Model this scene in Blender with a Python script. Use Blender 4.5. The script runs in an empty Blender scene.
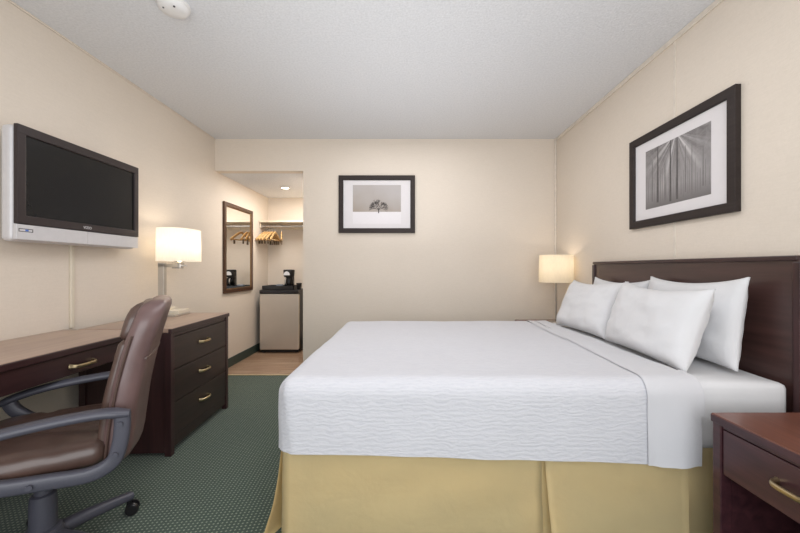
import bpy, bmesh, math, random
from mathutils import Vector, Matrix, noise
random.seed(7)
C = bpy.context.scene.collection
PI = math.pi

# ------------------------------------------------------------------ materials
def lin(c):
    def f(v):
        v /= 255.0
        return v / 12.92 if v <= 0.04045 else ((v + 0.055) / 1.055) ** 2.4
    return (f(c[0]), f(c[1]), f(c[2]), 1.0)

class NT:
    def __init__(s, name):
        s.m = bpy.data.materials.new(name); s.m.use_nodes = True
        s.t = s.m.node_tree; s.b = s.t.nodes['Principled BSDF']
        s.co = s.t.nodes.new('ShaderNodeTexCoord')
    def n(s, typ, **kw):
        nd = s.t.nodes.new(typ)
        for k, v in kw.items(): setattr(nd, k, v)
        return nd
    def l(s, a, b): s.t.links.new(a, b)
    def val(s, sock, v):
        if hasattr(v, 'is_output'): s.l(v, sock)
        else: sock.default_value = v
    def math(s, op, a, b=0.0, c=0.0, clamp=False):
        nd = s.n('ShaderNodeMath', operation=op); nd.use_clamp = clamp
        s.val(nd.inputs[0], a); s.val(nd.inputs[1], b); s.val(nd.inputs[2], c)
        return nd.outputs[0]
    def mapping(s, scale=(1, 1, 1), rot=(0, 0, 0)):
        mp = s.n('ShaderNodeMapping'); s.l(s.co.outputs['Object'], mp.inputs['Vector'])
        mp.inputs['Scale'].default_value = scale; mp.inputs['Rotation'].default_value = rot
        return mp.outputs[0]
    def noise(s, scale, detail=3.0, vec=None, dist=0.0, rough=0.5):
        nd = s.n('ShaderNodeTexNoise')
        nd.inputs['Scale'].default_value = scale; nd.inputs['Detail'].default_value = detail
        nd.inputs['Distortion'].default_value = dist; nd.inputs['Roughness'].default_value = rough
        s.l(vec if vec is not None else s.co.outputs['Object'], nd.inputs['Vector'])
        return nd.outputs['Fac']
    def ramp(s, fac, stops):
        nd = s.n('ShaderNodeValToRGB'); el = nd.color_ramp.elements
        while len(el) < len(stops): el.new(0.5)
        for e, (p, c) in zip(el, stops): e.position = p; e.color = c
        s.l(fac, nd.inputs[0]); return nd.outputs[0]
    def mix(s, fac, a, b):
        nd = s.n('ShaderNodeMix', data_type='RGBA')
        s.val(nd.inputs[0], fac); s.val(nd.inputs[6], a); s.val(nd.inputs[7], b)
        return nd.outputs[2]
    def bump(s, h, strength=0.3, dist=0.002):
        nd = s.n('ShaderNodeBump'); nd.inputs['Strength'].default_value = strength
        nd.inputs['Distance'].default_value = dist
        s.l(h, nd.inputs['Height']); s.l(nd.outputs[0], s.b.inputs['Normal'])
    def set(s, **kw):
        for k, v in kw.items(): s.val(s.b.inputs[k.replace('_', ' ')], v)
        return s.m

def plain(name, col, rough=0.5, metal=0.0, var=0.06, scale=30.0, bump=0.0, coat=0.0, spec=0.5, bdist=0.001):
    t = NT(name)
    f = t.noise(scale, 4.0)
    a = lin(col); k0, k1 = 1 - var, 1 + var
    c = t.ramp(f, [(0.3, (a[0]*k0, a[1]*k0, a[2]*k0, 1)), (0.7, (min(1, a[0]*k1), min(1, a[1]*k1), min(1, a[2]*k1), 1))])
    t.set(Base_Color=c, Roughness=rough, Metallic=metal, Coat_Weight=coat)
    t.b.inputs['Specular IOR Level'].default_value = spec
    if bump: t.bump(f, bump, bdist)
    return t.m

def wood(name, dark, light, rough=0.35, axis=1, coat=0.15, scale=1.0, spec=0.5):
    t = NT(name)
    sc = [26.0*scale, 26.0*scale, 26.0*scale]; sc[axis] = 1.6*scale
    v = t.mapping(tuple(sc))
    f = t.noise(1.0, 6.0, v, 0.6, 0.6)
    g = t.noise(3.5, 3.0)
    f2 = t.math('ADD', t.math('MULTIPLY', f, 0.75), t.math('MULTIPLY', g, 0.25))
    c = t.ramp(f2, [(0.34, lin(dark)), (0.66, lin(light))])
    t.set(Base_Color=c, Roughness=rough, Coat_Weight=coat, Coat_Roughness=0.25)
    t.b.inputs['Specular IOR Level'].default_value = spec
    t.bump(f, 0.08, 0.0006)
    return t.m

def wallpaper(name, col):
    t = NT(name)
    f = t.noise(90.0, 5.0, None, 0.8, 0.65)
    st = t.noise(1.0, 4.0, t.mapping((16, 16, 150)))
    big = t.noise(1.3, 2.0)
    h = t.math('ADD', t.math('MULTIPLY', f, 0.6), t.math('MULTIPLY', st, 0.4))
    a = lin(col)
    k = t.math('ADD', t.math('MULTIPLY', h, 0.7), t.math('MULTIPLY', big, 0.3))
    c = t.ramp(k, [(0.3, (a[0]*0.93, a[1]*0.925, a[2]*0.91, 1)), (0.7, (a[0]*1.04, a[1]*1.04, a[2]*1.04, 1))])
    t.set(Base_Color=c, Roughness=0.62)
    t.b.inputs['Specular IOR Level'].default_value = 0.35
    t.bump(h, 0.35, 0.003)
    return t.m

def popcorn(name, col):
    t = NT(name)
    f = t.noise(75.0, 6.0, None, 0.0, 0.7)
    a = lin(col)
    c = t.ramp(f, [(0.3, (a[0]*0.86, a[1]*0.86, a[2]*0.86, 1)), (0.62, a)])
    t.set(Base_Color=c, Roughness=0.9)
    t.b.inputs['Specular IOR Level'].default_value = 0.1
    t.bump(f, 0.55, 0.006)
    return t.m

def carpet(name):
    t = NT(name)
    v = t.mapping((1, 1, 1), (0, 0, math.radians(38)))
    sx = t.n('ShaderNodeSeparateXYZ'); t.l(v, sx.inputs[0])
    k = 2*PI/0.024
    a = t.math('SINE', t.math('MULTIPLY', sx.outputs[0], k))
    b = t.math('SINE', t.math('MULTIPLY', sx.outputs[1], k*0.9))
    p = t.math('MULTIPLY', a, b)
    dots = t.math('MULTIPLY', t.math('SUBTRACT', p, 0.50), 4.5, clamp=True)
    lines = t.math('MULTIPLY', t.math('SUBTRACT', t.math('MULTIPLY', p, -1.0), 0.35), 2.0, clamp=True)
    fib = t.noise(420.0, 3.0)
    big = t.noise(2.2, 3.0)
    base = t.mix(big, lin((51, 68, 56)), lin((62, 80, 67)))
    base = t.mix(t.math('MULTIPLY', lines, 0.35), base, lin((36, 54, 46)))
    c = t.mix(t.math('MULTIPLY', dots, t.math('MULTIPLY', fib, 1.5)), base, lin((156, 164, 144)))
    c = t.mix(t.math('MULTIPLY', t.math('SUBTRACT', fib, 0.42), 0.8, clamp=True), c, lin((22, 36, 29)))
    t.set(Base_Color=c, Roughness=0.95)
    t.b.inputs['Specular IOR Level'].default_value = 0.15
    t.b.inputs['Sheen Weight'].default_value = 0.25
    t.bump(t.math('ADD', fib, t.math('MULTIPLY', dots, 0.6)), 0.6, 0.004)
    return t.m

def laminate(name):
    t = NT(name)
    br = t.n('ShaderNodeTexBrick'); t.l(t.mapping((1, 1, 1)), br.inputs['Vector'])
    br.inputs['Scale'].default_value = 1.0
    br.inputs['Brick Width'].default_value = 0.9; br.inputs['Row Height'].default_value = 0.11
    br.inputs['Mortar Size'].default_value = 0.0012
    br.inputs['Color1'].default_value = lin((192, 166, 142)); br.inputs['Color2'].default_value = lin((172, 142, 118))
    br.inputs['Mortar'].default_value = lin((92, 68, 50))
    g = t.noise(1.0, 6.0, t.mapping((3, 45, 1)), 0.7)
    c = t.mix(t.math('MULTIPLY', t.math('SUBTRACT', g, 0.3), 1.9, clamp=True), br.outputs['Color'], lin((118, 88, 64)))
    t.set(Base_Color=c, Roughness=0.32, Coat_Weight=0.2)
    return t.m

def linen(name, col, kind='plain'):
    t = NT(name)
    a = lin(col)
    if kind == 'ripple':                      # puckered matelasse rows running along the bed
        sp = t.n('ShaderNodeSeparateXYZ'); t.l(t.mapping((1, 1, 1)), sp.inputs[0])
        warp = t.noise(1.0, 3.0, t.mapping((22, 30, 30)))
        q = t.math('ADD', sp.outputs[1], sp.outputs[2])
        ph = t.math('ADD', t.math('MULTIPLY', q, 2*PI/0.019), t.math('MULTIPLY', warp, 16.0))
        w = t.math('SINE', ph)
        st = t.noise(1.0, 3.0, t.mapping((28, 95, 95)), 0.3)
        h = t.math('ADD', t.math('MULTIPLY', w, 0.28), t.math('MULTIPLY', t.math('SUBTRACT', st, 0.5), 2.2))
        c = t.ramp(t.math('ADD', t.math('MULTIPLY', h, 0.5), 0.5), [(0.15, (a[0]*0.93, a[1]*0.935, a[2]*0.95, 1)), (0.7, a)])
        t.set(Base_Color=c, Roughness=0.85)
        t.bump(h, 0.26, 0.005)
    else:
        f = t.noise(8.0, 4.0, None, 0.35, 0.55)
        w = t.noise(500.0, 2.0)
        c = t.ramp(f, [(0.3, (a[0]*0.965, a[1]*0.965, a[2]*0.965, 1)), (0.7, a)])
        t.set(Base_Color=c, Roughness=0.85)
        t.bump(t.math('ADD', f, t.math('MULTIPLY', w, 0.05)), 0.30, 0.012)
    t.b.inputs['Sheen Weight'].default_value = 0.15
    t.b.inputs['Specular IOR Level'].default_value = 0.2
    return t.m

def shade_mat(name, col, emit):
    t = NT(name)
    f = t.noise(1.0, 3.0, t.mapping((120, 120, 25)))
    a = lin(col)
    c = t.ramp(f, [(0.3, (a[0]*0.93, a[1]*0.93, a[2]*0.92, 1)), (0.7, a)])
    t.set(Base_Color=c, Roughness=0.9)
    tr = t.n('ShaderNodeBsdfTranslucent'); t.l(c, tr.inputs[0])
    mx = t.n('ShaderNodeMixShader'); mx.inputs[0].default_value = 0.5
    out = t.t.nodes['Material Output']
    t.l(t.b.outputs[0], mx.inputs[1]); t.l(tr.outputs[0], mx.inputs[2]); t.l(mx.outputs[0], out.inputs[0])
    t.l(c, t.b.inputs['Emission Color']); t.b.inputs['Emission Strength'].default_value = emit
    return t.m

def emitter(name, col, strength):
    t = NT(name); f = t.noise(5.0)
    a = lin(col)
    c = t.ramp(f, [(0.0, a), (1.0, a)])
    t.set(Base_Color=c); t.l(c, t.b.inputs['Emission Color']); t.b.inputs['Emission Strength'].default_value = strength
    return t.m

M = {}
M['wall'] = wallpaper('beige_wallpaper', (222, 211, 198))
M['ceil'] = popcorn('popcorn_ceiling', (226, 227, 230))
M['carpet'] = carpet('green_carpet')
M['lam'] = laminate('wood_laminate')
M['base'] = plain('green_baseboard', (52, 66, 60), 0.6)
M['seam'] = plain('seam_trim', (219, 209, 196), 0.5)
M['strip'] = plain('brass_threshold', (214, 196, 160), 0.35, 0.6)
M['dark'] = wood('dark_walnut', (38, 22, 24), (62, 38, 38), 0.34, 1)
M['darkz'] = wood('dark_walnut_upright', (40, 22, 24), (64, 38, 38), 0.34, 2)
M['front'] = wood('dark_walnut_drawer', (36, 24, 22), (54, 38, 34), 0.38, 1)
M['top'] = wood('desk_laminate', (146, 120, 106), (172, 146, 128), 0.36, 1, 0.3)
M['nstop'] = wood('mahogany_top', (92, 54, 42), (116, 72, 57), 0.34, 1, 0.2, 2.2)
M['ns'] = wood('mahogany_dark', (48, 26, 32), (78, 46, 50), 0.36, 1)
M['head'] = wood('headboard_wood', (54, 36, 34), (76, 53, 49), 0.30, 1, 0.3)
M['brass'] = plain('brass', (196, 176, 138), 0.28, 1.0)
M['white'] = linen('white_cotton', (213, 213, 215))
M['spread'] = linen('white_matelasse', (198, 198, 203), 'ripple')
M['sheet'] = linen('white_sheet', (199, 199, 203))
M['skirt'] = linen('tan_skirt', (240, 220, 170))
M['boxsp'] = plain('pale_ticking', (214, 212, 208), 0.9)
M['leather'] = plain('brown_leather', (80, 61, 54), 0.36, 0.0, 0.16, 14.0, 0.25, 0.15, 0.5, 0.006)
M['leather2'] = plain('mauve_leather', (104, 82, 80), 0.38, 0.0, 0.12, 14.0, 0.2, 0.15, 0.5, 0.005)
M['plastic'] = plain('slate_plastic', (72, 72, 82), 0.42, 0.0, 0.05, 200.0, 0.1)
M['black'] = plain('black_plastic', (26, 25, 27), 0.35, 0.0, 0.05)
M['screen'] = plain('screen_glass', (24, 24, 25), 0.25, 0.0, 0.02, spec=0.25)
M['bezel'] = plain('bezel_plastic', (54, 46, 46), 0.35, 0.0, 0.04, spec=0.3)
M['silver'] = plain('silver_plastic', (206, 204, 206), 0.4, 0.1, 0.03)
M['chrome'] = plain('brushed_nickel', (196, 192, 188), 0.28, 0.9, 0.04)
M['nickel'] = plain('satin_nickel', (160, 152, 142), 0.35, 0.6, 0.04)
M['pale'] = plain('pale_nickel', (186, 178, 166), 0.35, 0.35, 0.03)
M['steel'] = plain('stainless_door', (214, 206, 196), 0.36, 0.6, 0.04, 3.0)
M['hanger'] = wood('hanger_wood', (186, 146, 92), (218, 182, 130), 0.4, 0)
M['clip'] = plain('bronze_clip', (96, 78, 58), 0.4, 0.5)
M['shelfw'] = plain('cream_shelf', (226, 214, 194), 0.5)
M['pframe'] = wood('black_frame', (44, 37, 35), (56, 48, 46), 0.5, 1, 0.0, 1.0, 0.2)
M['mat'] = plain('picture_mat', (220, 216, 217), 0.8, 0.0, 0.01)
M['mframe'] = wood('mirror_frame', (52, 30, 16), (84, 52, 28), 0.35, 2)
M['gilt'] = plain('gilt_edge', (120, 88, 50), 0.4, 0.6)
M['plaster'] = plain('white_detector', (226, 224, 222), 0.5, 0.0, 0.02)
M['cream'] = plain('cream_plastic', (216, 206, 188), 0.5, 0.0, 0.02)
M['blue'] = plain('blue_mark', (70, 110, 190), 0.5)
M['paper'] = plain('white_paper', (230, 230, 232), 0.7, 0.0, 0.02)
M['greyp'] = plain('grey_packet', (120, 128, 140), 0.5)
mm = NT('mirror_glass'); M['mirror'] = mm.set(Base_Color=mm.ramp(mm.noise(2.0), [(0, (0.86, 0.87, 0.86, 1)), (1, (0.9, 0.9, 0.89, 1))]), Metallic=1.0, Roughness=0.02)
M['shade'] = shade_mat('white_shade', (240, 236, 228), 0.22)
M['shade2'] = shade_mat('cream_shade', (238, 228, 208), 0.14)
M['bulb'] = emitter('warm_bulb', (255, 226, 180), 6.0)
M['down'] = emitter('downlight_lens', (255, 240, 215), 14.0)

# ------------------------------------------------------------------ helpers
def obj(name, bm, mat, parent=None, smooth=False):
    me = bpy.data.meshes.new(name)
    bmesh.ops.recalc_face_normals(bm, faces=bm.faces[:])
    bm.to_mesh(me); bm.free()
    for m in (mat if isinstance(mat, (list, tuple)) else [mat]): me.materials.append(m)
    if smooth:
        for p in me.polygons: p.use_smooth = True
        if smooth != 'all':
            try: me.set_sharp_from_angle(angle=math.radians(38))
            except Exception: pass
    o = bpy.data.objects.new(name, me); C.objects.link(o)
    if parent: o.parent = parent
    return o

def thing(name, label, cat, loc=(0, 0, 0), rotz=0.0, group=None):
    o = bpy.data.objects.new(name, None); C.objects.link(o)
    o.empty_display_size = 0.1
    o.location = loc; o.rotation_euler = (0, 0, rotz)
    o['label'] = label; o['category'] = cat
    if group: o['group'] = group
    return o

def tag(o, label, cat, group=None):
    o['label'] = label; o['category'] = cat
    if group: o['group'] = group
    return o

def struct(name, bm, mat, smooth=False):
    o = obj(name, bm, mat, None, smooth); o['kind'] = 'structure'; return o

def B(): return bmesh.new()

def box(bm, x0, x1, y0, y1, z0, z1, bev=0.0, mi=0, seg=2, xf=None):
    tb = bmesh.new()
    bmesh.ops.create_cube(tb, size=1.0)
    for v in tb.verts:
        v.co = Vector(((x0+x1)/2 + v.co.x*(x1-x0), (y0+y1)/2 + v.co.y*(y1-y0), (z0+z1)/2 + v.co.z*(z1-z0)))
    if bev > 0:
        bmesh.ops.bevel(tb, geom=tb.edges[:], offset=bev, segments=seg, profile=0.5, affect='EDGES')
    merge(bm, tb, mi, xf)
    return bm

def merge(bm, tb, mi=0, xf=None):
    mp = {}
    for v in tb.verts: mp[v] = bm.verts.new(xf @ v.co if xf else v.co)
    for f in tb.faces:
        try:
            nf = bm.faces.new([mp[v] for v in f.verts]); nf.material_index = mi if mi is not None else f.material_index
        except ValueError: pass
    tb.free()

def boxy(*a, **k): return box(B(), *a, **k)

def lathe(bm, prof, seg=32, cx=0, cy=0, sx=1.0, sy=1.0, cap=True, mi=0):
    rings = []
    for r, z in prof:
        rings.append([bm.verts.new((cx + r*sx*math.cos(2*PI*i/seg), cy + r*sy*math.sin(2*PI*i/seg), z)) for i in range(seg)])
    for a, b in zip(rings, rings[1:]):
        for i in range(seg):
            f = bm.faces.new((a[i], a[(i+1) % seg], b[(i+1) % seg], b[i])); f.material_index = mi
    if cap:
        bm.faces.new(rings[0][::-1]).material_index = mi; bm.faces.new(rings[-1]).material_index = mi
    return bm

def catmull(pts, n=6):
    P = [Vector(p) for p in pts]; out = []
    for i in range(len(P)-1):
        p0 = P[i-1] if i else P[0]*2-P[1]; p1 = P[i]; p2 = P[i+1]
        p3 = P[i+2] if i+2 < len(P) else P[-1]*2-P[-2]
        for k in range(n):
            t = k/n
            out.append(0.5*((2*p1)+(p2-p0)*t+(2*p0-5*p1+4*p2-p3)*t*t+(3*p1-p0-3*p2+p3)*t**3))
    out.append(P[-1]); return out

def sweep(bm, path, w, t, side=Vector((0, 1, 0)), seg=12, p=3.0, scale=None, mi=0):
    """superellipse section of width w (along side) and thickness t along a path"""
    path = [Vector(q) for q in path]; rings = []
    for i, q in enumerate(path):
        d = (path[min(i+1, len(path)-1)] - path[max(i-1, 0)]).normalized()
        s = (side - d*side.dot(d)).normalized(); n = d.cross(s)
        k = scale[i] if scale else 1.0
        ring = []
        for j in range(seg):
            a = 2*PI*j/seg; c, sn = math.cos(a), math.sin(a)
            u = math.copysign(abs(c)**(2/p), c)*w/2*k; v = math.copysign(abs(sn)**(2/p), sn)*t/2*k
            ring.append(bm.verts.new(q + s*u + n*v))
        rings.append(ring)
    for a, b in zip(rings, rings[1:]):
        for j in range(seg):
            bm.faces.new((a[j], a[(j+1) % seg], b[(j+1) % seg], b[j])).material_index = mi
    bm.faces.new(rings[0][::-1]).material_index = mi; bm.faces.new(rings[-1]).material_index = mi
    return bm

def tube(bm, path, r, seg=10, mi=0):
    path = [Vector(q) for q in path]
    d = (path[-1]-path[0]).normalized()
    s = Vector((0, 0, 1)) if abs(d.z) < 0.8 else Vector((1, 0, 0))
    return sweep(bm, path, 2*r, 2*r, s, seg, 2.0, None, mi)

def softbox(x0, x1, y0, y1, z0, z1, r, step, omit=(), disp=None):
    """box surface grid rounded with radius r; omit any of -x +x -y +y -z +z; disp(co, normal)->offset"""
    bm = bmesh.new(); cache = {}
    lo = Vector((x0, y0, z0)); hi = Vector((x1, y1, z1))
    n = [max(2, int(round((hi[i]-lo[i])/step))) for i in range(3)]
    rr = [min(r, (hi[i]-lo[i])/2-1e-4) for i in range(3)]
    clo = Vector([lo[i]+rr[i] for i in range(3)]); chi = Vector([hi[i]-rr[i] for i in range(3)])
    def vert(i, j, k):
        key = (i, j, k)
        if key in cache: return cache[key]
        p = Vector((lo.x+(hi.x-lo.x)*i/n[0], lo.y+(hi.y-lo.y)*j/n[1], lo.z+(hi.z-lo.z)*k/n[2]))
        c = Vector([min(max(p[a], clo[a]), chi[a]) for a in range(3)])
        d = Vector([(p[a]-c[a])/rr[a] for a in range(3)])
        nl = d.normalized() if d.length > 1e-9 else Vector((0, 0, 1))
        q = Vector([c[a]+nl[a]*rr[a] for a in range(3)])
        if disp: q = q + disp(q, nl)
        cache[key] = bm.verts.new(q); return cache[key]
    for ax in range(3):
        b, c = (ax+1) % 3, (ax+2) % 3
        for s in (0, 1):
            if ('+' if s else '-')+'xyz'[ax] in omit: continue
            for u in range(n[b]):
                for v in range(n[c]):
                    q = []
                    for du, dv in ((0, 0), (1, 0), (1, 1), (0, 1)):
                        idx = [0, 0, 0]; idx[ax] = n[ax]*s; idx[b] = u+du; idx[c] = v+dv
                        q.append(vert(*idx))
                    bm.faces.new(q)
    return bm

def nz(p, s, amp, seed=0.0):
    return noise.noise(Vector((p.x*s+seed, p.y*s+seed*1.7, p.z*s-seed)))*amp

def dup(root, loc, rotz, label=None):
    r = root.copy(); C.objects.link(r); r.location = loc; r.rotation_euler = (0, 0, rotz)
    if label: r['label'] = label
    for ch in list(root.children):
        c = ch.copy(); C.objects.link(c); c.parent = r
        for g in list(ch.children):
            d = g.copy(); C.objects.link(d); d.parent = c
    return r

def bow_handle(L=0.10, out=0.026, r=0.006, axis='y', sgn=1):
    """bow pull along y, standing out in +x*sgn"""
    bm = B()
    pts = catmull([(0, -L/2, 0), (out*0.75*sgn, -L/2*0.86, 0), (out*sgn, -L/4, 0), (out*1.02*sgn, 0, 0), (out*sgn, L/4, 0), (out*0.75*sgn, L/2*0.86, 0), (0, L/2, 0)], 5)
    n = len(pts)
    sc = [1.0+0.55*abs(2*i/(n-1)-1)**3 for i in range(n)]
    sweep(bm, pts, 2.2*r, 1.5*r, Vector((0, 0, 1)), 10, 2.4, sc)
    return bm

# ------------------------------------------------------------------ room shell
XL, XR, YB, YA, H, HA, YR = -1.975, 1.551, 3.68, 5.09, 2.44, 2.11, -0.9
XA = -1.065
T = 0.1
struct('floor', boxy(XL-T, XR+T, YR, YB, -0.1, 0.0), M['carpet'])
struct('floor_entry', boxy(XL-T, XA+T, YB, YA+T, -0.1, 0.0), M['lam'])
struct('ceiling', boxy(XL-T, XR+T, YR, YB+T, H, H+0.1), M['ceil'])
struct('ceiling_alcove', boxy(XL-T, XA+T, YB+T, YA+T, HA, HA+0.1), M['ceil'])
struct('wall_left', boxy(XL-T, XL, YR, YA, 0, H), M['wall'])
struct('wall_right', boxy(XR, XR+T, YR, YB, 0, H), M['wall'])
bm = B(); box(bm, XA, XR+T, YB, YB+T, 0, H); box(bm, XL, XA, YB, YB+T, HA, H)
struct('wall_back', bm, M['wall'])
struct('wall_alcove_back', boxy(XL-T, XA+T, YA, YA+T, 0, HA), M['wall'])
struct('wall_alcove_right', boxy(XA, XA+T, YB+T, YA, 0, HA), M['wall'])
struct('baseboard_left', boxy(XL, XL+0.012, YR, YA-0.012, 0, 0.10, 0.003), M['base'])
struct('baseboard_alcove', boxy(XL+0.012, XA, YA-0.012, YA, 0, 0.10, 0.003), M['base'])
struct('baseboard_back', boxy(XA+0.012, XR, YB-0.012, YB, 0, 0.10, 0.003), M['base'])
struct('baseboard_right', boxy(XR-0.012, XR, YR, YB-0.012, 0, 0.10, 0.003), M['base'])
struct('trim_1', boxy(XL, XA, YB-0.02, YB+0.012, 0, 0.006, 0.002), M['strip'])       # threshold strip
struct('trim_2', boxy(XR-0.004, XR, 2.045, 2.063, 0, H, 0.001), M['seam'])            # wallpaper batten
struct('trim_3', boxy(XR-0.022, XR, YB-0.022, YB, 0, H, 0.006), M['seam'])            # corner bead
struct('trim_4', boxy(XR-0.012, XR, YR, YB, H-0.03, H, 0.003), M['seam'])            # ceiling moulding, headboard wall
struct('trim_5', boxy(XL, XL+0.010, YR, YB, H-0.012, H, 0.003), M['seam'])

# ------------------------------------------------------------------ bed
BX0, BX1, BY0, BY1, BZ = -0.49, 1.488, 1.375, 2.895, 0.66
bed = thing('bed', 'queen bed with dark wood headboard, tan pleated skirt and white mattress', 'bed', ((BX0+BX1)/2, (BY0+BY1)/2, 0))
ox, oy = bed.location.x, bed.location.y
def Lb(bm):
    bmesh.ops.translate(bm, verts=bm.verts[:], vec=(-ox, -oy, 0)); return bm
obj('mattress', Lb(softbox(BX0+0.02, BX1, BY0, BY1, 0.40, BZ, 0.024, 0.024, (), lambda p, n: n*nz(p, 5, 0.006))), M['white'], bed, 'all')
obj('box_spring', Lb(softbox(BX0+0.03, BX1, BY0+0.05, BY1-0.05, 0.20, 0.40, 0.025, 0.06)), M['boxsp'], bed, 'all')
for lx in (BX0+0.12, BX1-0.12):
    for ly in (BY0+0.12, BY1-0.12):
        bm = B(); lathe(bm, [(0.022, 0), (0.024, 0.02), (0.03, 0.2)], 16, lx, ly); obj('leg', Lb(bm), M['black'], bed, True)
# headboard: panel with raised edge moulding
HX = 1.507
hb = obj('headboard', Lb(boxy(HX, HX+0.035, 1.365, 2.855, 0.35, 1.14, 0.003)), M['head'], bed)
bm = B(); box(bm, HX-0.012, HX+0.04, 1.365, 2.855, 1.135, 1.155, 0.004)
obj('top_rail', Lb(bm), M['dark'], hb)
for y0, y1 in ((1.352, 1.379), (2.836, 2.863)):
    obj('post', Lb(boxy(HX-0.012, HX+0.04, y0, y1, 0.0, 1.13, 0.004)), M['darkz'], hb)

# tan skirt: panels hanging under the mattress
def skirt_panel(p0, p1, ztop, zbot, flare, seed, nrm, wav=0.006, curl0=0.0, curl1=0.0, sl0=0.0):
    bm = B(); p0 = Vector(p0); p1 = Vector(p1); d = p1-p0; nx = max(6, int(d.length/0.03)); nzs = 12
    g = []
    for i in range(nx+1):
        row = []
        u = i/nx
        for k in range(nzs+1):
            v = k/nzs; z = ztop+(zbot-ztop)*v
            q = p0+d*(u+sl0*v*max(0, 1-u*4))
            off = flare*v + wav*v*math.sin(u*d.length*9+seed*3) + 0.012*v*noise.noise(Vector((u*d.length*3, v*2, seed)))
            off += curl0*v*v*max(0, 1-u/0.08) + curl1*v*v*max(0, (u-0.92)/0.08)
            off += 0.010*math.sin(PI*min(1, v*1.3))*noise.noise(Vector((u*d.length*4.5+v*3, v*3, seed+9)))
            row.append(bm.verts.new((q.x+nrm[0]*off, q.y+nrm[1]*off, z)))
        g.append(row)
    for i in range(nx):
        for k in range(nzs): bm.faces.new((g[i][k], g[i][k+1], g[i+1][k+1], g[i+1][k]))
    bmesh.ops.solidify(bm, geom=bm.faces[:], thickness=0.004)
    return bm
sy = BY0+0.004
obj('skirt_panel', Lb(skirt_panel((BX0+0.012, sy, 0), (0.525, sy, 0), 0.43, 0.012, 0.016, 1.0, (0, -1))), M['skirt'], bed, 'all')
obj('skirt_panel', Lb(skirt_panel((0.532, sy, 0), (1.09, sy, 0), 0.43, 0.012, 0.018, 2.0, (0, -1), 0.006, 0.0, 0.0, 0.055)), M['skirt'], bed, 'all')
obj('skirt_panel', Lb(skirt_panel((1.085, sy+0.006, 0), (1.45, sy+0.006, 0), 0.43, 0.012, -0.02, 4.0, (0, -1), 0.012)), M['skirt'], bed, 'all')
obj('pleat_insert', Lb(skirt_panel((0.44, sy+0.022, 0), (0.62, sy+0.022, 0), 0.445, 0.012, 0.0, 3.0, (0, -1), 0.0)), M['skirt'], bed, 'all')
obj('skirt_panel', Lb(skirt_panel((BX0+0.006, BY1, 0), (BX0+0.006, sy+0.012, 0), 0.43, 0.012, 0.03, 5.0, (-1, 0), 0.008, 0, 0.055)), M['skirt'], bed, 'all')
obj('skirt_panel', Lb(skirt_panel((1.45, BY1+0.002, 0), (BX0+0.01, BY1+0.002, 0), 0.43, 0.012, 0.016, 6.0, (0, 1))), M['skirt'], bed, 'all')
obj('pleat_insert', Lb(skirt_panel((BX0+0.09, sy+0.02, 0), (BX0+0.012, sy+0.02, 0), 0.42, 0.012, 0.0, 7.0, (0, -1), 0.0)), M['skirt'], bed, 'all')

# bedspread and folded-over sheet
def spread_disp(p, n):
    side = 1.0-min(1.0, max(0.0, (p.z-0.55)/0.1))
    d = n*(nz(p, 7, 0.003, 3.0)+nz(p, 2.4, 0.004, 8.0))
    if abs(n.z) < 0.5:
        k = max(0, (0.66-p.z))/0.28
        d += n*(0.010*k*math.sin(p.x*11+p.y*13)*noise.noise(Vector((p.x*2.0, p.y*2.0, 4.0))) + 0.004*k)
    d.z += max(0.0, min(1.0, (0.58-p.z)/0.19))*(0.009-0.038*max(0, min(1, (p.x+0.3)/1.3)) + 0.004*noise.noise(Vector((p.x*5, p.y*5, 1))))
    if n.y < -0.3:
        e = BX0+0.020+0.035*(0.66-p.z)/0.28
        d.y += 0.010*max(0.0, min(1.0, (e-p.x)/0.012))
    return d
bm = softbox(BX0-0.010, 1.03, BY0-0.024, BY1+0.024, 0.310, BZ+0.020, 0.065, 0.016, ('+x', '-z'), spread_disp)
bmesh.ops.delete(bm, geom=[v for v in bm.verts if v.co.x > 0.975 or v.co.z < 0.384+0.009-0.038*max(0, min(1, (v.co.x+0.3)/1.3))], context='VERTS')
tag(obj('bedspread', bm, M['spread'], None, 'all'), 'white textured bedspread with wavy ribs covering the foot and middle of bed', 'bedspread')
def sheet_disp(p, n):
    d = n*(nz(p, 7, 0.003, 3.0)+nz(p, 2.4, 0.004, 8.0)+nz(p, 16, 0.0008, 2.0))
    if abs(n.z) < 0.5:
        k = max(0, (0.66-p.z))/0.28
        d += n*(0.010*k*(1+math.sin(p.x*38))+0.006*k)
    d.z += max(0.0, min(1.0, (0.58-p.z)/0.19))*(-0.023)+max(0.0, min(1.0, (0.5-p.z)/0.1))*0.006*noise.noise(Vector((p.x*9, p.y*5, 1)))
    d.x += (0.035*(p.y-2.1)/0.7 if p.x < 1.0 else 0.012*noise.noise(Vector((p.y*3, p.z*5, 2))) )
    return d
bm = softbox(0.83, 1.25, BY0-0.0285, BY1+0.0285, 0.308, BZ+0.0234, 0.065, 0.015, ('+x', '-x', '-z'), sheet_disp)
bmesh.ops.delete(bm, geom=[v for v in bm.verts if v.co.x > 1.13 or v.co.z < 0.376-0.023 or v.co.x < 0.935+0.03*(v.co.y-2.1)/0.7], context='VERTS')
tag(obj('flat_sheet', bm, M['sheet'], None, 'all'), 'smooth white top sheet folded back as a band in front of the pillows', 'sheet')

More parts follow.
